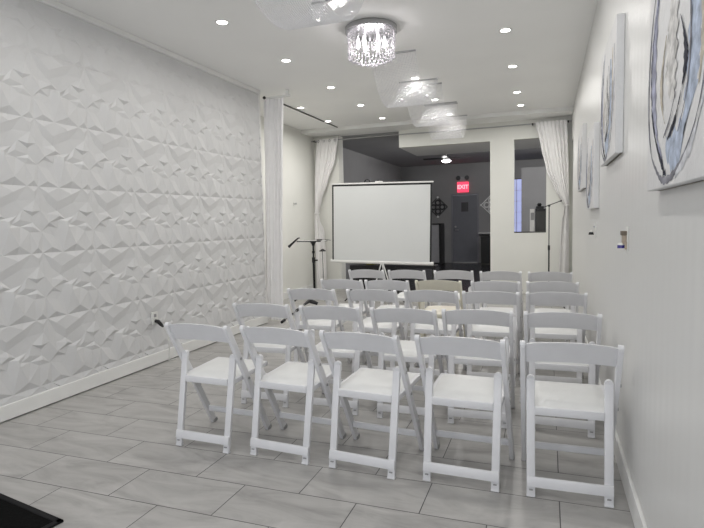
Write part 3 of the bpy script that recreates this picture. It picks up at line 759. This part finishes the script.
def fretwork(x, z, R, m1, m2, label):
    t = thing('wall_fretwork', label, 'wall decoration', (x, YE, z), 0, 'diamond fretwork ornaments beside the back door')
    bm = bmesh.new(); q = [(R, 0), (0, R), (-R, 0), (0, -R)]
    for a, b in zip(q, q[1:] + q[:1]): beam(bm, (a[0], -.018, a[1]), (b[0], -.018, b[1]), .03, .026, 0, side=Vector((0, 1, 0)))
    obj('diamond_frame', bm, m1, t)
    for cx, cz in ((0, .45 * R), (0, -.45 * R), (.45 * R, 0), (-.45 * R, 0)):
        bm = bmesh.new(); tube(bm, [(cx + .25 * R * math.cos(a), -.018, cz + .25 * R * math.sin(a)) for a in [2 * PI * k / 20 for k in range(21)]], .024, 6); obj('ring', bm, m1, t, True)
    for sx, sz in ((0, 1), (0, -1)) if m1 is not m2 else ((1, 0), (-1, 0)):
        bm = bmesh.new(); add_box(bm, (sx * R - .03, -.04, sz * R - .03), (sx * R + .03, -.006, sz * R + .03), .006); obj('corner_stud', bm, m2, t)
fretwork(-3.22, 1.74, .30, M['dark_silver'], M['silver'], 'dark diamond fretwork ornament between the screen and the back door')
fretwork(-1.60, 1.76, .30, M['silver'], M['silver'], 'white diamond fretwork ornament half hidden by the white pillar')
t = thing('storage_cabinet', 'tall grey cabinet standing at the back wall right behind the screen edge', 'cabinet', (-3.42, 16.48, 0))
bm = bmesh.new(); add_box(bm, (-.36, -.28, .05), (.34, .30, 1.20)); obj('body', bm, M['cabinet'], t)
bm = bmesh.new(); add_box(bm, (.341, -.29, 0), (.40, .30, 1.21)); obj('side_panel', bm, M['black'], t)
bm = bmesh.new(); add_box(bm, (-.36, -.28, 0), (.34, .28, .05)); obj('plinth', bm, M['black'], t)
for s in (0, 1):
    bm = bmesh.new(); add_box(bm, (-.355 + .348 * s, -.298, .06), (-.012 + .348 * s, -.281, 1.0)); d = obj('door', bm, M['cabinet'], t)
    bm = bmesh.new(); tube(bm, [(-.04 + .06 * s, -.31, .65), (-.04 + .06 * s, -.31, .8)], .006, 6); obj('handle', bm, M['steel'], d)
bm = bmesh.new(); add_box(bm, (-.355, -.298, 1.01), (.336, -.281, 1.17)); obj('drawer', bm, M['cabinet'], t)
bm = bmesh.new(); add_box(bm, (-.37, -.31, 1.201), (.40, .30, 1.235)); obj('top', bm, M['black'], t)
t = thing('low_black_cabinet', 'low black cabinet at the back wall beside the door, left of the pillar', 'cabinet', (-1.50, 16.45, 0))
bm = bmesh.new(); add_box(bm, (-.34, -.30, .04), (.34, .30, .84), .006); obj('body', bm, M['black'], t)
bm = bmesh.new(); add_box(bm, (-.32, -.28, 0), (.32, .28, .04)); obj('plinth', bm, M['gunmetal'], t)
for s in (0, 1):
    bm = bmesh.new(); add_box(bm, (-.33 + .335 * s, -.316, .07), (-.005 + .335 * s, -.301, .82)); obj('door', bm, M['black'], t)
t = thing('wall_shelf', 'thin white shelf on the back wall above the low black cabinet', 'shelf', (-1.62, YE, .90))
bm = bmesh.new(); add_box(bm, (-.34, -.22, 0), (.30, 0, .03), .004); obj('board', bm, M['silver'], t)
for xx in (-.2, .18):
    bm = bmesh.new(); beam(bm, (xx, -.18, -.0), (xx, -.004, -.05), .02, .01, 0); obj('bracket', bm, M['steel'], t)
# ceiling fan with lit globe
t = thing('ceiling_fan', 'dark ceiling fan with a lit white lamp in the grey back room', 'ceiling fan', (-2.40, 13.7, ZC2))
bm = bmesh.new(); tube(bm, [(0, 0, 0), (0, 0, -.10)], .018, 8); obj('downrod', bm, M['gunmetal'], t)
bm = bmesh.new(); lathe(bm, (0, 0, -.20), [(.05, .11), (.10, .07), (.10, .02), (.06, 0)], 20); obj('motor', bm, M['black'], t, True)
for a in (3, 93, 183, 273):
    bm = bmesh.new(); mt = Matrix.Rotation(math.radians(a), 4, 'Z') @ Matrix.Rotation(math.radians(10), 4, 'X')
    mt.translation = Vector((0, 0, -.155)); add_box(bm, (.09, -.055, -.004), (.58, .055, .004), .002, mt); obj('blade', bm, M['black'], t)
bm = bmesh.new(); lathe(bm, (0, 0, -.262), [(.05, 0), (.11, .025), (.115, .045), (.07, .062)], 24)
obj('globe', bm, mat('lit_globe', (1, 1, 1), .4, emit=(1, .98, .95), estr=9), t, True)
gl = thing('added_room_light', '', 'ceiling light')  # unseen lamps added behind the header to brighten the back room
bm = bmesh.new(); disc(bm, (0, 0, -.03), .06, .03, 20); obj('base', bm, M['white_trim'], gl)
bm = bmesh.new(); disc(bm, (0, 0, -.09), .022, .06, 12); obj('socket', bm, M['steel'], gl)
ld = bpy.data.lights.new('lamp', 'POINT'); ld.energy = 55; ld.shadow_soft_size = .07; ld.color = (1, .98, .96)
lo = bpy.data.objects.new('lamp', ld); COL.objects.link(lo); lo.parent = gl; lo.location = (0, 0, -.17)
for i_, (x_, y_, s_) in enumerate(((-1.7, 12.6, 'behind the dropped header'), (.5, 12.8, 'behind the end wall'), (2.2, 14.0, 'far right of the dark room'))):
    o = copy_tree(gl) if i_ else gl; o.location = (x_, y_, ZC2); tag(o, 'unseen globe lamp added to brighten the grey back room, ' + s_, 'ceiling light', 'added unseen lamps of the back room')
# dark stereo and white tower seen through the opening
t = thing('white_tower', 'narrow white tower seen in the dark room through the opening', 'tower', (-.275, 11.0, 0))
bm = bmesh.new(); add_box(bm, (-.045, -.12, .0), (.045, .12, 1.51), .006); obj('body', bm, M['white_trim'], t)
bm = bmesh.new(); add_box(bm, (-.03, -.126, 1.30), (.03, -.121, 1.44)); obj('front_panel', bm, M['grey_plastic'], t)
t = thing('tall_black_cabinet', 'tall black cabinet beside the white tower in the dark room', 'cabinet', (-.03, 11.0, 0))
bm = bmesh.new(); add_box(bm, (-.19, -.16, .0), (.19, .16, 1.51), .006); obj('body', bm, M['black'], t)
bm = bmesh.new(); add_box(bm, (-.18, -.172, .06), (.18, -.161, 1.46)); obj('door', bm, M['gunmetal'], t)
t = thing('box_on_cabinet', 'small black boxy gadget on the tall black cabinet', 'box', (-.13, 10.98, 1.5105))
bm = bmesh.new(); add_box(bm, (-.08, -.06, 0), (.06, .06, .05), .006); obj('base', bm, M['black'], t)
bm = bmesh.new(); lathe(bm, (-.02, 0, .05), [(.03, 0), (.045, .03), (.03, .06)], 12); obj('dome', bm, M['black'], t, True)
t = thing('dark_drape', 'dark drape with knobs hanging beside the bluish far window', 'curtain', (-.66, YE - .08, 0))
bm = bmesh.new(); sheet(bm, [(2.52, -.03, .16, 0), (1.6, -.02, .14, 0), (.3, -.02, .12, 0)], 20, 3, .015); obj('cloth', bm, M['purple'], t, True)

# ------------------------------------------------------------------ light
def area(name, loc, rot, sx, sy, e, c, spread=180):
    ld = bpy.data.lights.new(name, 'AREA'); ld.shape = 'RECTANGLE'; ld.size = sx; ld.size_y = sy; ld.energy = e; ld.color = c; ld.spread = math.radians(spread)
    o = bpy.data.objects.new(name, ld); COL.objects.link(o); o.location = loc; o.rotation_euler = rot; return o
area('window_daylight', (-1.6, YF - .15, 1.6), (PI / 2, 0, 0), 3.4, 2.3, 50, (.92, .94, 1.0))
wd = bpy.data.worlds.new('world'); SC.world = wd; wd.use_nodes = True
bg = wd.node_tree.nodes['Background']; bg.inputs[0].default_value = (.75, .85, 1, 1); bg.inputs[1].default_value = .6

# ------------------------------------------------------------------ camera
f_, yaw, pitch, roll, h_ = 538.456, .34922, .07821, -.02344, 1.34642
cy_, sy_ = math.cos(yaw), math.sin(yaw)
fw = Vector((-sy_ * math.cos(pitch), cy_ * math.cos(pitch), -math.sin(pitch)))
r_ = Vector((cy_, sy_, 0)); u_ = r_.cross(fw)
r2 = math.cos(roll) * r_ + math.sin(roll) * u_; u2 = -math.sin(roll) * r_ + math.cos(roll) * u_
cam = bpy.data.cameras.new('camera'); cam.sensor_width = 36; cam.lens = f_ / 704 * 36; cam.clip_start = .02
co = bpy.data.objects.new('camera', cam); COL.objects.link(co)
mt = Matrix((r2, u2, -fw)).transposed().to_4x4(); mt.translation = Vector((0, 0, h_)); co.matrix_world = mt
SC.camera = co
SC.view_settings.view_transform = 'Standard'; SC.view_settings.look = 'None'; SC.view_settings.gamma = 1; SC.view_settings.use_curve_mapping = False
SC.view_settings.exposure = 0.29
SC.cycles.use_denoising = True
SC.cycles.max_bounces = 10; SC.cycles.diffuse_bounces = 5; SC.cycles.sample_clamp_indirect = 6
